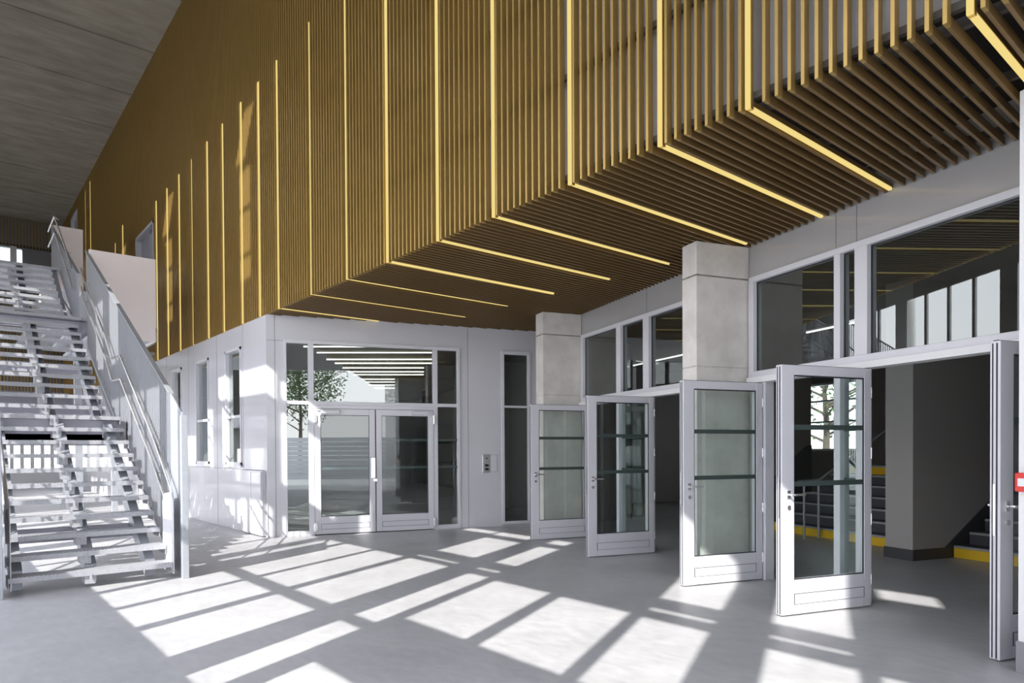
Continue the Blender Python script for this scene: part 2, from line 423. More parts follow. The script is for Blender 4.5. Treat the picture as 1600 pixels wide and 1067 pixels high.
# main glazed screen around double door
e=empty('window_6',Bp(.69,WD,0)); struct(e,'glazed screen around the closed double door','window')
m=MB(); U0,U1=WD-.03,WD+.07
for d0,d1 in ((.69,.73),(1.08,1.17),(3.27,3.35),(3.73,3.78)): boxB(m,d0,d1,U0,U1,0 if d0<1 or d0>3.5 else 0,3.33)
for d0,d1 in ((.73,1.08),(1.17,3.27),(3.35,3.73)):
    boxB(m,d0,d1,U0,U1,3.27,3.33); boxB(m,d0,d1,U0,U1,2.235,2.295)
for d0,d1 in ((.73,1.08),(3.35,3.73)): boxB(m,d0,d1,U0,U1,0,.08)
boxB(m,1.17,3.27,U0,U1,2.17,2.235)
m.build('window_frame',M['frame'],e,bevel=.004)
for (d0,d1,z0,z1) in ((.73,1.08,.08,2.235),(3.35,3.73,.08,2.235),(.73,1.08,2.295,3.27),(1.17,3.27,2.295,3.27),(3.35,3.73,2.295,3.27)):
    m=MB(); boxB(m,d0,d1,WD+.02,WD+.032,z0,z1); m.build('pane',M['glass'],e)
for z in (1.63,1.14):
    m=MB(); boxB(m,3.35,3.73,WD+.012,WD+.019,z-.022,z+.022); m.build('glass_marking',M['stripe'],e)
# narrow window right
e=empty('window_7',Bp(4.6,WD,0)); struct(e,'tall narrow dark window right of the card reader','window')
m=MB()
boxB(m,4.60,4.655,U0,U1,.03,3.32); boxB(m,5.145,5.20,U0,U1,.03,3.32)
for z0,z1 in ((.03,.085),(2.245,2.285),(3.255,3.32)): boxB(m,4.655,5.145,U0,U1,z0,z1)
m.build('window_frame',M['frame'],e,bevel=.004)
for z0,z1 in ((.085,2.245),(2.285,3.255)):
    m=MB(); boxB(m,4.655,5.145,WD+.02,WD+.032,z0,z1); m.build('pane',M['dglass'],e)

# closed double door in wall D
def closed_leaf(name,label,d0,d1,hinge_right,pull):
    e=empty(name,Bp(d0,WD,0)); struct(e,label,'door')
    Ua,Ub=WD-.045,WD+.02
    m=MB(); boxB(m,d0,d0+.10,Ua,Ub,.015,2.165); boxB(m,d1-.10,d1,Ua,Ub,.015,2.165); boxB(m,d0+.1,d1-.1,Ua,Ub,2.06,2.165); boxB(m,d0+.1,d1-.1,Ua,Ub,.015,.31)
    m.build('door_frame',M['frame'],e,bevel=.004)
    m=MB(); boxB(m,d0+.1,d1-.1,WD-.02,WD-.008,.31,2.06); m.build('pane',M['lglass'],e)
    m=MB()
    for (a,b,z0,z1) in ((d0+.1,d1-.1,.185,.19),(d0+.1,d1-.1,.095,.10),(d0+.1,d0+.105,.10,.185),(d1-.105,d1-.1,.10,.185)): boxB(m,a,b,Ua-.002,Ua+.01,z0,z1)
    for (a,b,z0,z1) in ((d0+.1,d0+.108,.31,2.06),(d1-.108,d1-.1,.31,2.06),(d0+.1,d1-.1,2.052,2.06),(d0+.1,d1-.1,.31,.318)): boxB(m,a,b,WD-.024,WD-.005,z0,z1)
    m.build('gasket',M['gasket'],e)
    for z in (1.14,1.63):
        m=MB(); boxB(m,d0+.1,d1-.1,WD-.006,WD-.001,z-.022,z+.022); m.build('glass_marking',M['stripe'],e)
    h=d1 if hinge_right else d0
    for z in (.14,2.0):
        m=MB(); boxB(m,h-.03,h+.03,Ua-.03,Ua-.001,z-.06,z+.06); m.tube([Bp(h,Ua-.025,z-.08),Bp(h,Ua-.025,z+.08)],.014); m.build('hinge',M['steel'],e)
    m=MB()
    if hinge_right: boxB(m,d1-.40,d1-.10,Ua-.05,Ua-.001,2.085,2.14); boxB(m,d1-.38,d1-.02,Ua-.04,Ua-.02,2.145,2.158)
    else: boxB(m,d0+.10,d0+.42,Ua-.05,Ua-.001,2.085,2.14); boxB(m,d0+.02,d0+.42,Ua-.04,Ua-.02,2.145,2.158)
    m.build('door_closer',M['frame'],e,bevel=.004)
    if pull:
        m=MB(); boxB(m,d1-.085,d1-.005,Ua-.05,Ua-.035,.96,1.32); boxB(m,d1-.06,d1-.03,Ua-.035,Ua-.001,1.0,1.03); boxB(m,d1-.06,d1-.03,Ua-.035,Ua-.001,1.25,1.28)
        m.build('pull_plate',M['steel'],e,bevel=.004)
        m=MB(); boxB(m,d1-.04,d1+.03,Ua-.02,Ua-.001,.90,.95); m.build('door_lock',M['steel'],e)
closed_leaf('door_1','left leaf of the closed glass double door, with a pull plate',1.175,2.205,False,True)
closed_leaf('door_2','right leaf of the closed glass double door',2.225,3.265,True,False)

# access panels
e=empty('intercom_panel',Bp(4.22,WD,1.02)); tag(e,'steel intercom panel with dark buttons on the grey wall','intercom')
m=MB(); boxB(m,4.21,4.362,WD-.03,WD-.001,1.02,1.36); m.build('body',M['steel'],e,bevel=.006)
m=MB(); m.tube([Bp(4.29,WD-.034,1.285),Bp(4.29,WD-.029,1.285)],.014,12); m.build('camera_lens',M['black'],e)
for z in (1.155,1.085):
    m=MB(); boxB(m,4.255,4.325,WD-.037,WD-.029,z-.022,z+.022); m.build('button_plate',M['black'],e)
m=MB(); boxB(m,4.372,4.50,WD-.022,WD-.001,1.035,1.355)
e=m.build('card_reader',M['frame'],bevel=.006); tag(e,'plain grey card reader plate beside the intercom panel','card reader')

# ------------------------------------------------------------------ wall B: the door wall
mb=MB()
WU0=-3.0
openings=[(3.08,4.69,0,2.18),(5.05,6.03,0,2.18),(4.69,5.05,0,2.18),(6.62,8.30,0,2.18),(8.30,9.18,0,2.18),(9.18,10.14,0,2.18)]
win=[(2.95,6.24,2.18,3.37),(6.62,10.36,2.18,3.37)]
wall_with_holes(mb,WU0,WD,0,ZS+.36,[(3.08,6.03,0,2.18),(6.62,10.14,0,2.18)]+win,lambda a0,a1,c0,c1: boxB(mb,WB,WB+.14,a0,a1,c0,c1))
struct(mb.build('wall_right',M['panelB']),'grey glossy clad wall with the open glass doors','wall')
m=MB()
for u in (4.80,5.04,8.37): boxB(m,WB-.002,WB+.02,u-.003,u+.003,3.38,ZS)
struct(m.build('trim_4',M['seam']),'fine seams in the fascia above the doors','seam')
def storefront(name,label,u0,u1,glz):
    e=empty(name,Bp(WB,u0,2.18)); struct(e,label,'window')
    m=MB(); Da,Db=WB-.03,WB+.09
    boxB(m,Da,Db,u0,u1,3.31,3.37); boxB(m,Da,Db,u0,u1,2.245,2.31)
    xs=[u0]+[v for g in glz for v in g]+[u1]
    for i in range(0,len(xs),2):
        if xs[i+1]-xs[i]>.005: boxB(m,Da,Db,xs[i],xs[i+1],2.31,3.31)
    m.build('window_frame',M['frame'],e,bevel=.003)
    m=MB(); boxB(m,Da-.03,Db,u0,u1,2.178,2.243); m.build('door_head_track',M['white'],e,bevel=.003)
    for a,b in glz:
        g=MB(); boxB(g,WB+.03,WB+.042,a,b,2.31,3.31); g.build('pane',M['dglass'],e)
        g=MB()
        for (p,q,z0,z1) in ((a,a+.008,2.31,3.31),(b-.008,b,2.31,3.31),(a,b,3.3,3.31),(a,b,2.31,2.318)): boxB(g,WB+.02,WB+.03,p,q,z0,z1)
        g.build('gasket',M['gasket'],e)
storefront('window_8','upper glazing above the nearest open doors, right of the near pillar',2.95,6.24,[(3.02,4.66),(4.80,4.965),(5.04,6.16)])
storefront('window_9','upper glazing above the farther doors, between the two pillars',6.62,10.36,[(6.70,8.28),(8.43,9.05),(9.18,10.28)])
# posts and fixed lights below
def fixed(name,label,u0,u1):
    e=empty(name,Bp(WB,u0,0)); struct(e,label,'window')
    m=MB(); Da,Db=WB-.03,WB+.09
    boxB(m,Da,Db,u0,u0+.075,0,2.18); boxB(m,Da,Db,u1-.075,u1,0,2.18); boxB(m,Da,Db,u0+.075,u1-.075,0,.08)
    m.build('window_frame',M['frame'],e,bevel=.003)
    g=MB(); boxB(g,WB+.03,WB+.042,u0+.075,u1-.075,.08,2.18); g.build('pane',M['lglass'],e)
    for z in (1.14,1.63):
        g=MB(); boxB(g,WB+.022,WB+.029,u0+.075,u1-.075,z-.022,z+.022); g.build('glass_marking',M['stripe'],e)
fixed('window_10','narrow fixed glass pane beside the nearest open door',4.71,5.04)
fixed('window_11','fixed glass pane between the two farthest open doors',8.30,9.18)
m=MB()
for u0,u1 in ((3.0,3.08),(5.97,6.03),(6.62,6.70),(10.08,10.14)): boxB(m,WB-.03,WB+.09,u0,u1,0,2.18)
struct(m.build('trim_5',M['frame'],bevel=.003),'grey door jambs of the open doorways','door jamb')

# ------------------------------------------------------------------ open door leaves
def leaf(name,label,u,W=1.035,side=-1,flip=False,D=WB-.045,lever_back=False):
    """leaf standing open, square to the wall; front face looks to smaller U"""
    T=.07; e=empty(name,Bp(D,u,0)); struct(e,label,'door')
    Df=D-W                                # free edge
    ua,ub=u,u+T
    sf,sh=.135,.085
    H0,H1=.012,2.165
    m=MB(); boxB(m,Df,Df+sf,ua,ub,H0,H1); boxB(m,D-sh,D,ua,ub,H0,H1); boxB(m,Df+sf,D-sh,ua,ub,2.08,H1); boxB(m,Df+sf,D-sh,ua,ub,H0,.31)
    m.build('door_frame',M['frame'],e,bevel=.004)
    g=MB(); boxB(g,Df+sf,D-sh,ua+.025,ua+.037,.31,2.08); g.build('pane',M['lglass'],e)
    for z in (1.14,1.63):
        g=MB(); boxB(g,Df+sf,D-sh,ua+.015,ua+.024,z-.022,z+.022); g.build('glass_marking',M['stripe'],e)
    g=MB()
    for (a,b,z0,z1) in ((Df+sf,D-sh,.187,.191),(Df+sf,D-sh,.096,.099),(Df+sf,Df+sf+.004,.099,.187),(D-sh-.004,D-sh,.099,.187)): boxB(g,a,b,ua-.002,ua+.006,z0,z1)
    for (a,b,z0,z1) in ((Df+sf,Df+sf+.008,.31,2.08),(D-sh-.01,D-sh,.31,2.08),(Df+sf,D-sh,2.068,2.08),(Df+sf,D-sh,.31,.319)):
        boxB(g,a,b,ua+.004,ua+.014,z0,z1); 
    boxB(g,Df-.003,Df+.004,ua+.018,ua+.028,.02,2.15); boxB(g,Df-.003,Df+.004,ua+.047,ua+.055,.02,2.15)
    boxB(g,D-.004,D+.012,ua+.02,ua+.05,.02,2.15); boxB(g,Df+.004,D-.004,ua+.02,ua+.05,H1-.002,H1+.006)
    g.build('gasket',M['gasket'],e)
    g=MB(); boxB(g,Df-.004,Df+.002,ua+.029,ua+.046,.85,1.2); g.build('lock_plate',M['steel'],e)
    # lever handle
    def lever(us,sgn):
        h=MB(); z=1.05; d=Df+.07
        boxB(h,d-.018,d+.018,us,us+sgn*.008,z-.035,z+.035)
        h.tube([Bp(d,us,z),Bp(d,us+sgn*.05,z),Bp(d+.02,us+sgn*.055,z),Bp(d+.135,us+sgn*.055,z)],.010,10)
        h.build('lever_handle',M['steel'],e,smooth=False)
        h=MB(); h.tube([Bp(d,us,z-.11),Bp(d,us+sgn*.012,z-.11)],.020,12); h.build('lock_cylinder',M['steel'],e)
    lever(ua,-1); lever(ub,1)
    for z in (.25,.8,1.4,1.95):
        h=MB(); h.tube([Bp(D+.012,ua+.012,z-.05),Bp(D+.012,ua+.012,z+.05)],.011,8); h.build('hinge',M['steel'],e)
    return e
leaf('door_3','farthest open glass door leaf, in front of the far pillar',10.03)
leaf('door_4','open glass door leaf right of the far pillar',8.12)
leaf('door_5','open glass door leaf in front of the near concrete pillar',6.00)
leaf('door_6','largest open glass door leaf, with sunlit stile, nearest the camera in full view',4.60)
leaf('door_7','narrow open door leaf seen edge on at the right border',3.07,W=.60)
# floor stop bracket
m=MB(); boxB(m,WB-.02,WB+.04,6.04,6.10,0.001,.02)
# ------------------------------------------------------------------ concrete pillars
def pillar(u0,u1,label,shortz=None):
    e=empty('concrete_pillar',Bp(4.66,u0,0)); tag(e,label,'pillar','concrete pillars in front of the door wall')
    d0,d1=4.66,WB-.006
    m=MB(); boxB(m,d0,d1,u0,u1,0,2.352); boxB(m,d0+.003,d1,u0+.002,u1-.002,2.352,2.362)
    boxB(m,d0,d1,u0,u1,2.362,3.35); m.build('shaft',M['concrete'],e,bevel=.008)
    m=MB(); boxB(m,d0-.002,d1,u0-.003,u1-.004,3.366,ZS+.005); m.build('head',M['concrete'],e,bevel=.006)
    m=MB(); boxB(m,d0+.002,d1,u0+.003,u1-.004,3.348,3.368); m.build('pour_joint',M['cstain'],e)
    return e
pillar(6.26,6.52,'near raw concrete pillar behind the open door leaf')
pillar(10.37,10.66,'far raw concrete pillar near the grey entrance wall')
e=empty('white_pillar',Bp(4.65,2.55,0)); tag(e,'white pillar with grey foot at the right border','pillar')
m=MB(); boxB(m,4.65,WB-.006,2.4,2.9,.2,ZS); m.build('shaft',M['white'],e)
m=MB(); boxB(m,4.635,WB-.006,2.39,2.905,0,.2); m.build('base',M['gskirt'],e)
e=empty('fire_alarm_box',Bp(4.64,2.83,1.19)); tag(e,'small red fire alarm box on the white pillar','alarm')
m=MB(); boxB(m,4.60,4.649,2.79,2.895,1.165,1.285); m.build('body',M['red'],e,bevel=.006)
m=MB(); boxB(m,4.594,4.60,2.815,2.872,1.20,1.25); m.build('press_plate',M['white'],e)

# ------------------------------------------------------------------ lobby behind wall B
ZI=3.36
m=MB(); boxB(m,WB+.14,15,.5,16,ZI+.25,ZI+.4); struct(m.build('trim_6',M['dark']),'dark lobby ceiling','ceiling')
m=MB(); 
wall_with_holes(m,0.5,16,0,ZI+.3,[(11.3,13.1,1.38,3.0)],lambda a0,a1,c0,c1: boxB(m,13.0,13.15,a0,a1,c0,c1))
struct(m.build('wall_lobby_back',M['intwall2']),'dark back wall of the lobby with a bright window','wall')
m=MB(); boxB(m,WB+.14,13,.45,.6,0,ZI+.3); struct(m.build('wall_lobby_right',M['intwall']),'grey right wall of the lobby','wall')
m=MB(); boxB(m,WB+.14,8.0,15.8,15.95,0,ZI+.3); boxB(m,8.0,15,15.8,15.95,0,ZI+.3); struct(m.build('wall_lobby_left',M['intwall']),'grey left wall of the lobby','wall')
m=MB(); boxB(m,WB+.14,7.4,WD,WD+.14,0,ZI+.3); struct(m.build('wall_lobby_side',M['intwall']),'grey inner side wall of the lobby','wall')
e=empty('window_12',Bp(13,11.3,1.38)); struct(e,'bright lobby window with bare tree outside','window')
m=MB()
for u0,u1 in ((11.3,11.35),(12.17,12.23),(13.05,13.1)): boxB(m,12.98,13.1,u0,u1,1.38,3.0)
for z0,z1 in ((1.38,1.43),(2.05,2.09),(2.55,2.59),(2.95,3.0)): boxB(m,12.98,13.1,11.3,13.1,z0,z1)
m.build('window_frame',M['frame'],e)
m=MB(); boxB(m,13.03,13.04,11.35,13.05,1.43,2.95); m.build('pane',M['glass'],e)
# dividing wall between the two flights
e=empty('dividing_wall',Bp(7.97,6.25,0)); tag(e,'grey dividing wall between the two inner stair flights','wall')
m=MB()
m.prism([Bp(7.97,6.25,.13),Bp(8.55,6.25,.13),Bp(10.75,6.25,1.62),Bp(13,6.25,1.62),Bp(13,6.25,ZI+.25),Bp(7.97,6.25,ZI+.25)],uB*.40)
m.build('wall_body',M['intwall'],e)
m=MB()
m.prism([Bp(7.955,6.235,0),Bp(8.69,6.235,0),Bp(10.9,6.235,1.15),Bp(13,6.235,1.15),Bp(13,6.235,1.63),Bp(10.75,6.235,1.63),Bp(8.55,6.235,.14),Bp(7.955,6.235,.14)],uB*.43)
m.build('skirting',M['skirt'],e)
e=empty('left_flight_wall',Bp(8.7,9.75,0)); e.name='stair_side_wall'; tag(e,'brown grey side wall left of the inner stair','wall')
m=MB(); m.prism([Bp(8.2,9.75,0.0),Bp(9.8,9.75,0),Bp(9.8,9.75,ZI+.25),Bp(8.2,9.75,ZI+.25)],uB*.15); m.build('wall_body',M['intwall2'],e)
m=MB(); m.prism([Bp(8.19,9.74,0),Bp(9.81,9.74,0),Bp(9.81,9.74,1.5),Bp(9.7,9.74,1.5),Bp(8.8,9.74,.85),Bp(8.19,9.74,.45)],uB*.009); m.build('skirting',M['skirt'],e)
# flights
def flight(label,u0,u1,D1=12.98):
    e=empty('inner_stair',Bp(8.7,u0,0)); tag(e,label,'stair','inner stair flights of the lobby')
    m=MB(); yl=MB(); ns=MB()
    for k in range(7):
        d=8.69+.30*k; z=.161*(k+1)
        boxB(m,d,D1,u0,u1,z-.161,z-.001)
        if k in (0,6): boxB(yl,d-.004,d,u0,u1,z-.155,z-.028)
        boxB(ns,d-.006,d+.06,u0,u1,z-.026,z+.001)
    m.build('steps',M['stepdark'],e); yl.build('yellow_risers',M['yellow'],e); ns.build('nosings',M['nosing'],e)
flight('left inner stair flight with yellow first and last risers',6.67,9.73)
flight('right inner stair flight with a yellow first riser, right of the dividing wall',2.5,6.22)
e=empty('stair_handrail',Bp(8.3,8.45,0)); tag(e,'grey steel handrail at the foot of the left inner flight','handrail')
for q,(d,z) in enumerate(((8.32,0),(8.62,0))):
    m=MB(); m.tube([Bp(d,8.42,z),Bp(d,8.42,z+.92)],.02); m.build('post',M['galv'],e)
m=MB(); m.tube([Bp(8.2,8.42,.92),Bp(8.65,8.42,.94),Bp(10.6,8.42,2.0)],.022); m.build('rail',M['galv'],e)
# inner frame seen through the far doorway
e=empty('inner_door_frame',Bp(8.2,11.2,0)); tag(e,'dark inner door frame seen through the far doorway','door frame')
m=MB(); boxB(m,6.3,6.36,9.0,9.1,0,2.6); 
m=MB(); boxB(m,7.4,7.5,9.95,10.05,0,2.55); boxB(m,7.4,8.2,9.95,10.05,2.3,2.55); m.build('frame',M['gdoor'],e)
# lobby tube lights
def light_line(p,q,label):
    e=empty('light_line',p); tag(e,label,'light','white tube lights in the lobby')
    m=MB(); m.tube([p,q],.016,8); m.build('tube',M['wled'],e)
    m=MB(); a=Vector(p); b=Vector(q); m.tube([a+Vector((0,0,.03)),b+Vector((0,0,.03))],.022,6); m.build('housing',M['white'],e)
    for r in (.15,.85):
        c=a.lerp(b,r); m=MB(); m.tube([c+Vector((0,0,.03)),Vector((c.x,c.y,ZI+.248))],.006,5); m.build('hanger',M['steel'],e)
light_line(Bp(9.0,9.05,3.42),Bp(9.0,7.9,3.42),'white tube light in the lobby behind the near upper glazing')
light_line(Bp(9.0,14.6,3.5),Bp(9.0,12.3,3.5),'white tube light in the lobby behind the far upper glazing')

# room behind wall D / wall A
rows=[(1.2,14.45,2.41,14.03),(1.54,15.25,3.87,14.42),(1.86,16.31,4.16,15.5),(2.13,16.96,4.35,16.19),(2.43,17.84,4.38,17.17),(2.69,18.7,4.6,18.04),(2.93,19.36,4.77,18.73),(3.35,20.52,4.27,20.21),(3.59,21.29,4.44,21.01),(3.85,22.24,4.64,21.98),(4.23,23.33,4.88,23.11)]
for k,(a0,b0,a1,b1) in enumerate(rows):  # added glowing tubes stand in for soffit strip reflections in the glass
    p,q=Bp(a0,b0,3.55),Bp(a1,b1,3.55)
    e=empty('light_line',p); tag(e,'%s added light line from the top, standing in for a soffit strip reflection above the closed double door'%ordw[k],'light','added reflection lines above the closed double door')
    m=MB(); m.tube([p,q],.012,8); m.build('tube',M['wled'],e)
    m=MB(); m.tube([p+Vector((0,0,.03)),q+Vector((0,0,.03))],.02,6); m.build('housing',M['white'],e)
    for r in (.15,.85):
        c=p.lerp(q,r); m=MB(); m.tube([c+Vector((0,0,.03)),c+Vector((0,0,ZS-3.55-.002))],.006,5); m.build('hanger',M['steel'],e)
m=MB(); boxB(m,-5.2,9.4,31,31.15,0,ZS); boxB(m,7.4,7.55,WD+.14,31.1,0,ZS+.3); 
struct(m.build('wall_room_back',M['intwall2']),'back walls of the room behind the glass entrance','wall')
m=MB(); m.prism([XY(XA+.11,YC+.13,ZS),Bp(7.45,WD+.13,ZS),Bp(7.45,31.1,ZS),XY(XA+.11,34,ZS)],Vector((0,0,.1))); struct(m.build('trim_7',M['intwall']),'ceiling of the room behind the glass entrance','ceiling')

# ------------------------------------------------------------------ end wall far beyond the stair
YE=35.6
mb=MB(); wall_with_holes(mb,-1.6,XA,3.9,11.3,[(-1.6,2.75,9.3,10.05)],lambda a0,a1,c0,c1: mb.box(a0,a1,YE+.1,YE+.3,c0,c1))
struct(mb.build('wall_far',M['back']),'far end wall behind the steel stair','wall')
e=empty('far_slat_screen',(-1.6,YE,3.9)); tag(e,'golden slatted screen on the far end wall, seen above and through the stair','slat screen')
mb=MB(); x=-1.5
while x<4.1:
    mb.box(x-.015,x+.015,YE-.06,YE,10.12,11.28)
    if int(x*10)%1==0: mb.box(x-.018,x+.018,YE-.06,YE,3.9,8.9)
    x+=.115
mb.build('slats',M['slat'],e)
m=MB(); m.box(-1.6,4.1,YE+.005,YE+.04,3.9,4.0); m.build('rail',M['bracket'],e)
for zz in (8.8,10.1):
    m=MB(); m.box(-1.6,4.1,YE+.005,YE+.04,zz,zz+.1); m.build('rail',M['bracket'],e)
x=-1.4; k=0; nf=0
wf=MB(); wf.box(-1.5,4.1,YE-.1,YE+.06,9.2,9.28)
struct(wf.build('trim_8',M['white']),'white ledge under the high far windows','ledge')
FN=[]
while x<2.9:
    m=MB(); m.box(x,x+.22,YE-.12,YE-.02,9.29,10.08); o=m.build('window_fin',M['white']); nf+=1; tag(o,'%s upright white fin from the left in the high far window band'%ordw[nf-1],'fin','white fins of the high far windows'); FN.append(o); x+=.62
g=MB(); g.box(-1.6,2.75,YE+.18,YE+.19,9.3,10.05); struct(g.build('window_13',M['dglass']),'high far window band behind the white fins','window')
# lower openings at the far end: beam, columns, fence
m=MB(); m.box(-1.6,4.19,33.9,34.2,2.15,3.9); struct(m.build('trim_9',M['gdoor']),'grey cross beam beyond the stair','beam')
m=MB(); m.box(-1.6,4.19,26,26.3,2.3,2.75); struct(m.build('trim_10',M['gdoor']),'grey lower cross beam beyond the stair','beam')
m=MB(); m.box(-1.6,4.19,33.9,34.2,0,.75); struct(m.build('wall_low',M['white']),'low white wall in the far opening','wall')
for k in range(9):
    x=1.1+.34*k
    m=MB(); m.box(x,x+.13,34.0,34.1,.76,2.14); o=m.build('fence_post',M['white']); tag(o,'%s white fence post from the left in the far opening behind the stair'%ordw[k],'fence post','white posts of the far fence')

# ------------------------------------------------------------------ steel stair
stair=empty('steel_stair',(1.3,8.4,0)); tag(stair,'open galvanised steel stair with slatted balustrade rising on the left','stair')
XL,XR=.50,2.02
steps=[]
Yc=8.52
for k in range(11): steps.append((8.50+.286*k,.178*(k+1)))       # to z 1.958 at 11.36
landY=(steps[-1][0]+.286); 
steps2=[(12.0+.286*k,2.136+.178*k) for k in range(10)]           # to z 3.74
steps3=[(15.22+.268*k,4.06+.178*k) for k in range(7)]
tr_n=0
def tread(x0,x1,y,z,d=.30,name='tread'):
    m=MB(); m.box(x0,x1,y,y+d,z-.035,z); m.box(x0,x1,y-.006,y+.004,z-.05,z+.001)
    m.box(x0,x0+.008,y,y+d,z-.11,z-.03); m.box(x1-.008,x1,y,y+d,z-.11,z-.03)
    # serrated nosing
    n=int((x1-x0)/.035)
    for i in range(n): m.box(x0+.01+i*.035,x0+.024+i*.035,y-.004,y+.03,z,z+.006)
    xm=x0+.47*(x1-x0); m.box(xm-.05,xm+.05,y+.02,y+.25,z-.14,z-.035); m.box(xm-.012,xm+.012,y-.012,y+.0,z-.09,z-.03)
    return m.build(name,M['tread'],stair)
for (y,z) in steps: tread(XL,XR,y,z)
for (y,z) in steps2: tread(XL,XR-.08,y,z)
for (y,z) in steps3: tread(XL,1.80,y,z)
m=MB(); m.box(XL,XR,landY-.28,12.02,1.958-.05,1.958); m.build('landing_plate',M['tread'],stair)
m=MB(); m.box(XL,XR,12.0+.286*10-.02,15.32,3.88,3.93); m.build('landing_plate',M['tread'],stair)
m=MB(); m.box(XR+.01,3.19,14.86,19.2,3.88,3.93); m.build('landing_plate',M['tread'],stair)
m=MB(); m.box(3.3,XF-.01,18.95,21.2,3.88,3.93); m.build('landing_plate',M['tread'],stair)
m=MB(); m.box(XL,1.96,17.08,19.5,5.24,5.29); m.build('landing_plate',M['tread'],stair)
m=MB(); m.box(2.06,XF-.02,18.95,30,5.24,5.29); m.build('landing_plate',M['tread'],stair)
def beam(pts,x,w,h,name='stringer'):
    m=MB(); 
    for (a,b) in zip(pts[:-1],pts[1:]):
        (y0,z0),(y1,z1)=a,b
        m.hexa([XY(x-w/2,y0,z0-h),XY(x+w/2,y0,z0-h),XY(x+w/2,y1,z1-h),XY(x-w/2,y1,z1-h),XY(x-w/2,y0,z0),XY(x+w/2,y0,z0),XY(x+w/2,y1,z1),XY(x-w/2,y1,z1)])
    return m.build(name,M['galv'],stair)
line=[(8.85,.2),(11.42,1.87),(12.0,1.88),(14.7,3.66),(15.4,3.86),(17.3,5.3)]
for x,w in ((XL+.10,.09),(1.215,.012),(1.315,.012),(1.86,.10)): beam(line,x,w,.22)
beam(line,1.265,.09,.012)
for (y,z) in [(9.7,.55),(11.5,1.7),(12.8,2.2),(13.9,2.95)]:
    m=MB(); m.box(XL+.1,1.9,y,y+.08,z-.16,z); m.build('cross_beam',M['gdoor'],stair)
m=MB(); m.box(XL-.05,2.1,15.0,15.1,3.70,3.87); m.build('cross_beam',M['gdoor'],stair)
m=MB(); m.box(XL-.05,2.2,11.5,11.6,1.6,1.9); m.build('cross_beam',M['gdoor'],stair)
# support legs
for (x,y,z) in ((.55,15.2,3.88),(2.0,15.2,3.88),(3.2,18.8,3.88),(.55,19.4,5.4)):
    m=MB(); m.box(x-.06,x+.06,y-.06,y+.06,0,z); m.build('support_post',M['galv'],stair)
# balustrade: upright flats, top cap
def balustrade(xp,y0,y1,top,foot,name='balustrade'):
    b=MB(); y=y0
    while y<y1:
        zt=top(y); zb=foot(y)
        b.box(xp-.009,xp+.009,y,y+.009,zb,zt-.005); y+=.085
    o=b.build(name,M['galv'],stair)
    c=MB(); n=6
    c.hexa([XY(xp-.03,y0,top(y0)),XY(xp+.03,y0,top(y0)),XY(xp+.03,y1,top(y1)),XY(xp-.03,y1,top(y1)),XY(xp-.03,y0,top(y0)+.012),XY(xp+.03,y0,top(y0)+.012),XY(xp+.03,y1,top(y1)+.012),XY(xp-.03,y1,top(y1)+.012)])
    c.build('top_cap',M['galv'],o)
    c=MB()
    for dz in (0,): 
        c.hexa([XY(xp-.005,y0,foot(y0)-.02),XY(xp+.025,y0,foot(y0)-.02),XY(xp+.025,y1,foot(y1)-.02),XY(xp-.005,y1,foot(y1)-.02),XY(xp-.005,y0,foot(y0)+.03),XY(xp+.025,y0,foot(y0)+.03),XY(xp+.025,y1,foot(y1)+.03),XY(xp-.005,y1,foot(y1)+.03)])
    c.build('bottom_rail',M['galv'],o)
    return o
top1=lambda y: 1.84+(y-8.35)*.508
def foot1(y):
    if y<11.5: return max(.02,.02+(y-8.9)*.60)
    if y<12.1: return 1.62
    return min(3.72,1.62+(y-12.1)*.62)
balustrade(2.13,8.95,14.95,top1,foot1)
balustrade(.42,8.95,14.95,top1,foot1)
top3=lambda y: 4.72+(y-14.9)*.485
foot3=lambda y: min(5.3,3.75+max(0,(y-15.2))*.66)
balustrade(2.0,14.97,18.8,top3,foot3)
balustrade(.42,14.97,18.8,top3,foot3)
# end plates and newel posts
for xp in (2.13,.42):
    m=MB(); m.prism([XY(xp-.006,8.44,.03),XY(xp-.006,8.95,.03),XY(xp-.006,8.95,top1(8.95)),XY(xp-.006,8.44,top1(8.44))],Vector((.012,0,0))); m.build('end_plate',M['galv'],stair)
    m=MB(); m.box(xp-.035,xp+.035,8.37,8.44,0,1.86); m.build('newel_post',M['galv'],stair,bevel=.004)
# pale end panel with rounded top near the newel
for xp,s in ((2.13,-1),(.42,1)):
    xs=xp+s*.10
    m=MB(); m.prism([XY(xs,8.50,.05),XY(xs,8.98,.05),XY(xs,8.98,.85),XY(xs,8.90,.95),XY(xs,8.60,.98),XY(xs,8.50,.88)],Vector((.008,0,0))); m.build('end_panel',M['white'],stair)
# handrails, two per side and flight
def rail(xp,s,pts):
    m=MB(); xs=xp+s*.085
    m.tube([XY(xs,y,z) for y,z in pts],.017,8)
    o=m.build('handrail',M['steel'],stair)
    for (y,z) in pts[2:-1:3]:
        b=MB(); b.tube([XY(xs,y,z-.015),XY(xs+(-s)*.08,y,z-.06)],.006,5); b.build('bracket',M['steel'],o)
def rails(xp,s):
    for h in (.92,.58):
        f1=[(8.55,h-.1+.05)]+[(8.66,h+.12)]+[(8.66+i*.7,h+.18+(8.66+i*.7-8.62)*.62) for i in range(1,5)]
        yE=11.55; f1.append((yE,h+.18+(yE-8.62)*.62-.05))
        f1+=[(12.1,h+.18+(yE-8.62)*.62-.03)]
        f1+=[(12.1+i*.65,h+2.05+i*.65*.625) for i in range(1,5)]+[(15.0,h+3.95)]
        rail(xp,s,f1)
rails(2.13,-1); rails(.42,1)
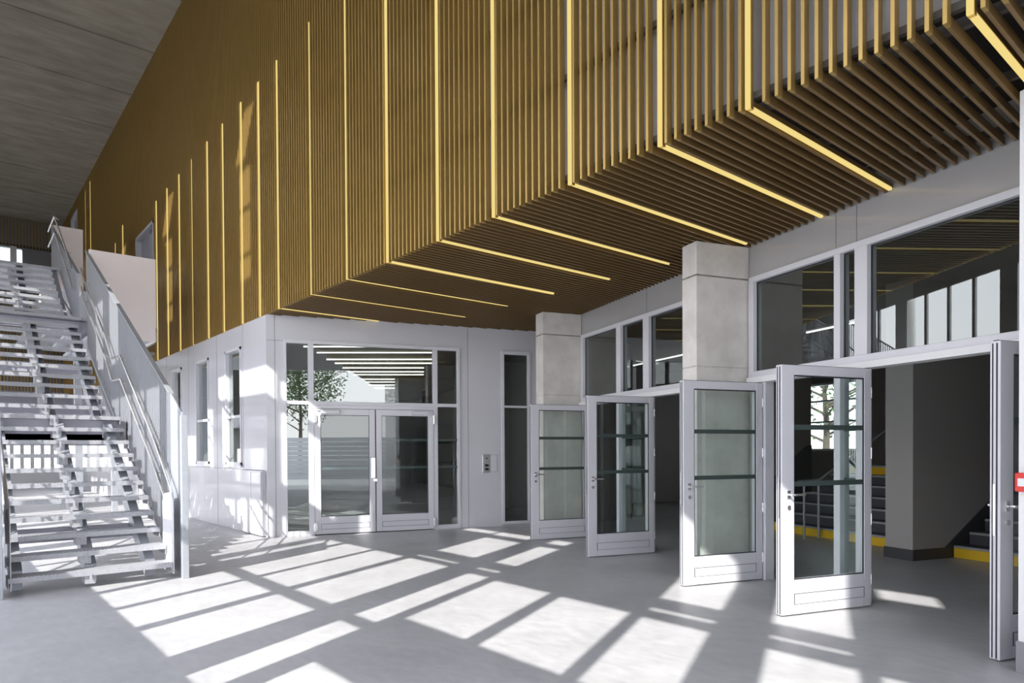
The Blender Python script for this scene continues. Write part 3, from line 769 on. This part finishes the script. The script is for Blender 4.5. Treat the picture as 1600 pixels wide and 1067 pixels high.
def rails3(xp,s):
    for h in (.92,.58):
        rail(xp,s,[(15.1,h+3.93)]+[(15.3+i*.55,h+4.1+i*.55*.66) for i in range(0,5)]+[(18.6,h+5.5)])
rails3(2.0,-1)

# landing boxes: pale pinkish panels
box=empty('landing_parapet',(2.7,14.8,3.6)); tag(box,'large warm white parapet box of the lower bridge landing','parapet')
m=MB(); m.box(2.15,3.27,14.78,14.84,3.60,5.2); m.build('front_panel',M['pink'],box,bevel=.004)
m=MB(); m.box(3.21,3.27,14.845,18.9,3.60,5.2); m.build('side_panel',M['pink'],box)
m=MB(); m.box(2.2,3.20,14.85,18.9,3.62,3.70); m.build('floor_tray',M['galv'],box)
m=MB(); m.box(3.245,3.285,14.76,14.80,3.6,3.85); m.build('corner_plate',M['steel'],box)
box=empty('landing_parapet',(2.3,18.8,5.5)); tag(box,'smaller warm white parapet of the upper landing, at the head of the stair','parapet')
m=MB(); m.box(2.03,2.62,18.86,18.92,5.2,6.66); m.build('front_panel',M['pink'],box)
m=MB(); m.box(2.56,2.62,18.925,30,5.2,6.66); m.build('side_panel',M['pink'],box)

# ------------------------------------------------------------------ columns along the open side (seen reflected in the glass)
for k in range(9):
    y=.54-.8+3.81*k-.0
    if y<-.5: continue
    m=MB(); m.tube([(-1.86,y,0),(-1.86,y,TOPH)],.16,20); o=m.build('round_column',M['whitec'],smooth=True)
    tag(o,'round white steel column of the open side, behind the viewer','column','round columns of the open side')

# ------------------------------------------------------------------ outside: trees, low wall behind the camera, hedge beyond the end
def tree(x,y,h,r,label,seed,bare=False):
    rnd=random.Random(seed); e=empty('tree',(x,y,0)); tag(e,label,'tree')
    m=MB(); m.tube([(x,y,-.03),(x+.1,y,h*.4),(x-.05,y+.1,h*.95)],[.16,.1,.03],8)
    for i in range(26 if bare else 12):
        a=rnd.uniform(0,6.28); z=h*rnd.uniform(.3,.85); L=r*rnd.uniform(.6,1.1)
        m.tube([(x,y,z),(x+math.cos(a)*L*.5,y+math.sin(a)*L*.5,z+L*.25),(x+math.cos(a)*L,y+math.sin(a)*L,z+L*.5)],[.05,.03,.008],5)
    m.build('trunk',M['bark'],e)
    v=[];f=[]
    for i in range(500 if bare else 5200):
        a=rnd.uniform(0,6.28); ph=math.acos(rnd.uniform(-1,1)); rr=r*(rnd.random()**.4)*(1+.2*math.sin(3*a))
        c=Vector((x+rr*math.sin(ph)*math.cos(a),y+rr*math.sin(ph)*math.sin(a),h*.68+rr*math.cos(ph)*.95))
        s=.10; u=Vector((rnd.uniform(-1,1),rnd.uniform(-1,1),rnd.uniform(-1,1))).normalized(); w=u.orthogonal().normalized()
        n=len(v); v+= [tuple(c-u*s),tuple(c+w*s*.5),tuple(c+u*s),tuple(c-w*s*.5)]; f.append((n,n+1,n+2,n+3))
    me=bpy.data.meshes.new('foliage'); me.from_pydata(v,[],f); me.materials.append(M['leaf']); o=bpy.data.objects.new('foliage',me); COL.objects.link(o)
    o.parent=e; o.matrix_parent_inverse=e.matrix_basis.inverted()
tw=Bp(18,17.3,0)
tree(tw.x,tw.y,5.2,1.9,'bare tree outside the bright lobby window',3,bare=True)
tree(-3.5,-22,9,3.0,'leafy tree far behind the viewer, reflected in the entrance glass',5)
tree(9,-26,8,2.6,'second leafy tree behind the viewer, reflected in the entrance glass',8)
tree(1.6,44,7,2.6,'green tree beyond the far fence, seen under the stair',11)
m=MB(); 
for k in range(9): m.box(-14,20,-14.2-.02*(k%2),-14,.0+.24*k,.22+.24*k)
o=m.build('garden_wall',M['white']); tag(o,'low horizontally boarded pale wall behind the viewer, reflected in the entrance glass','wall')
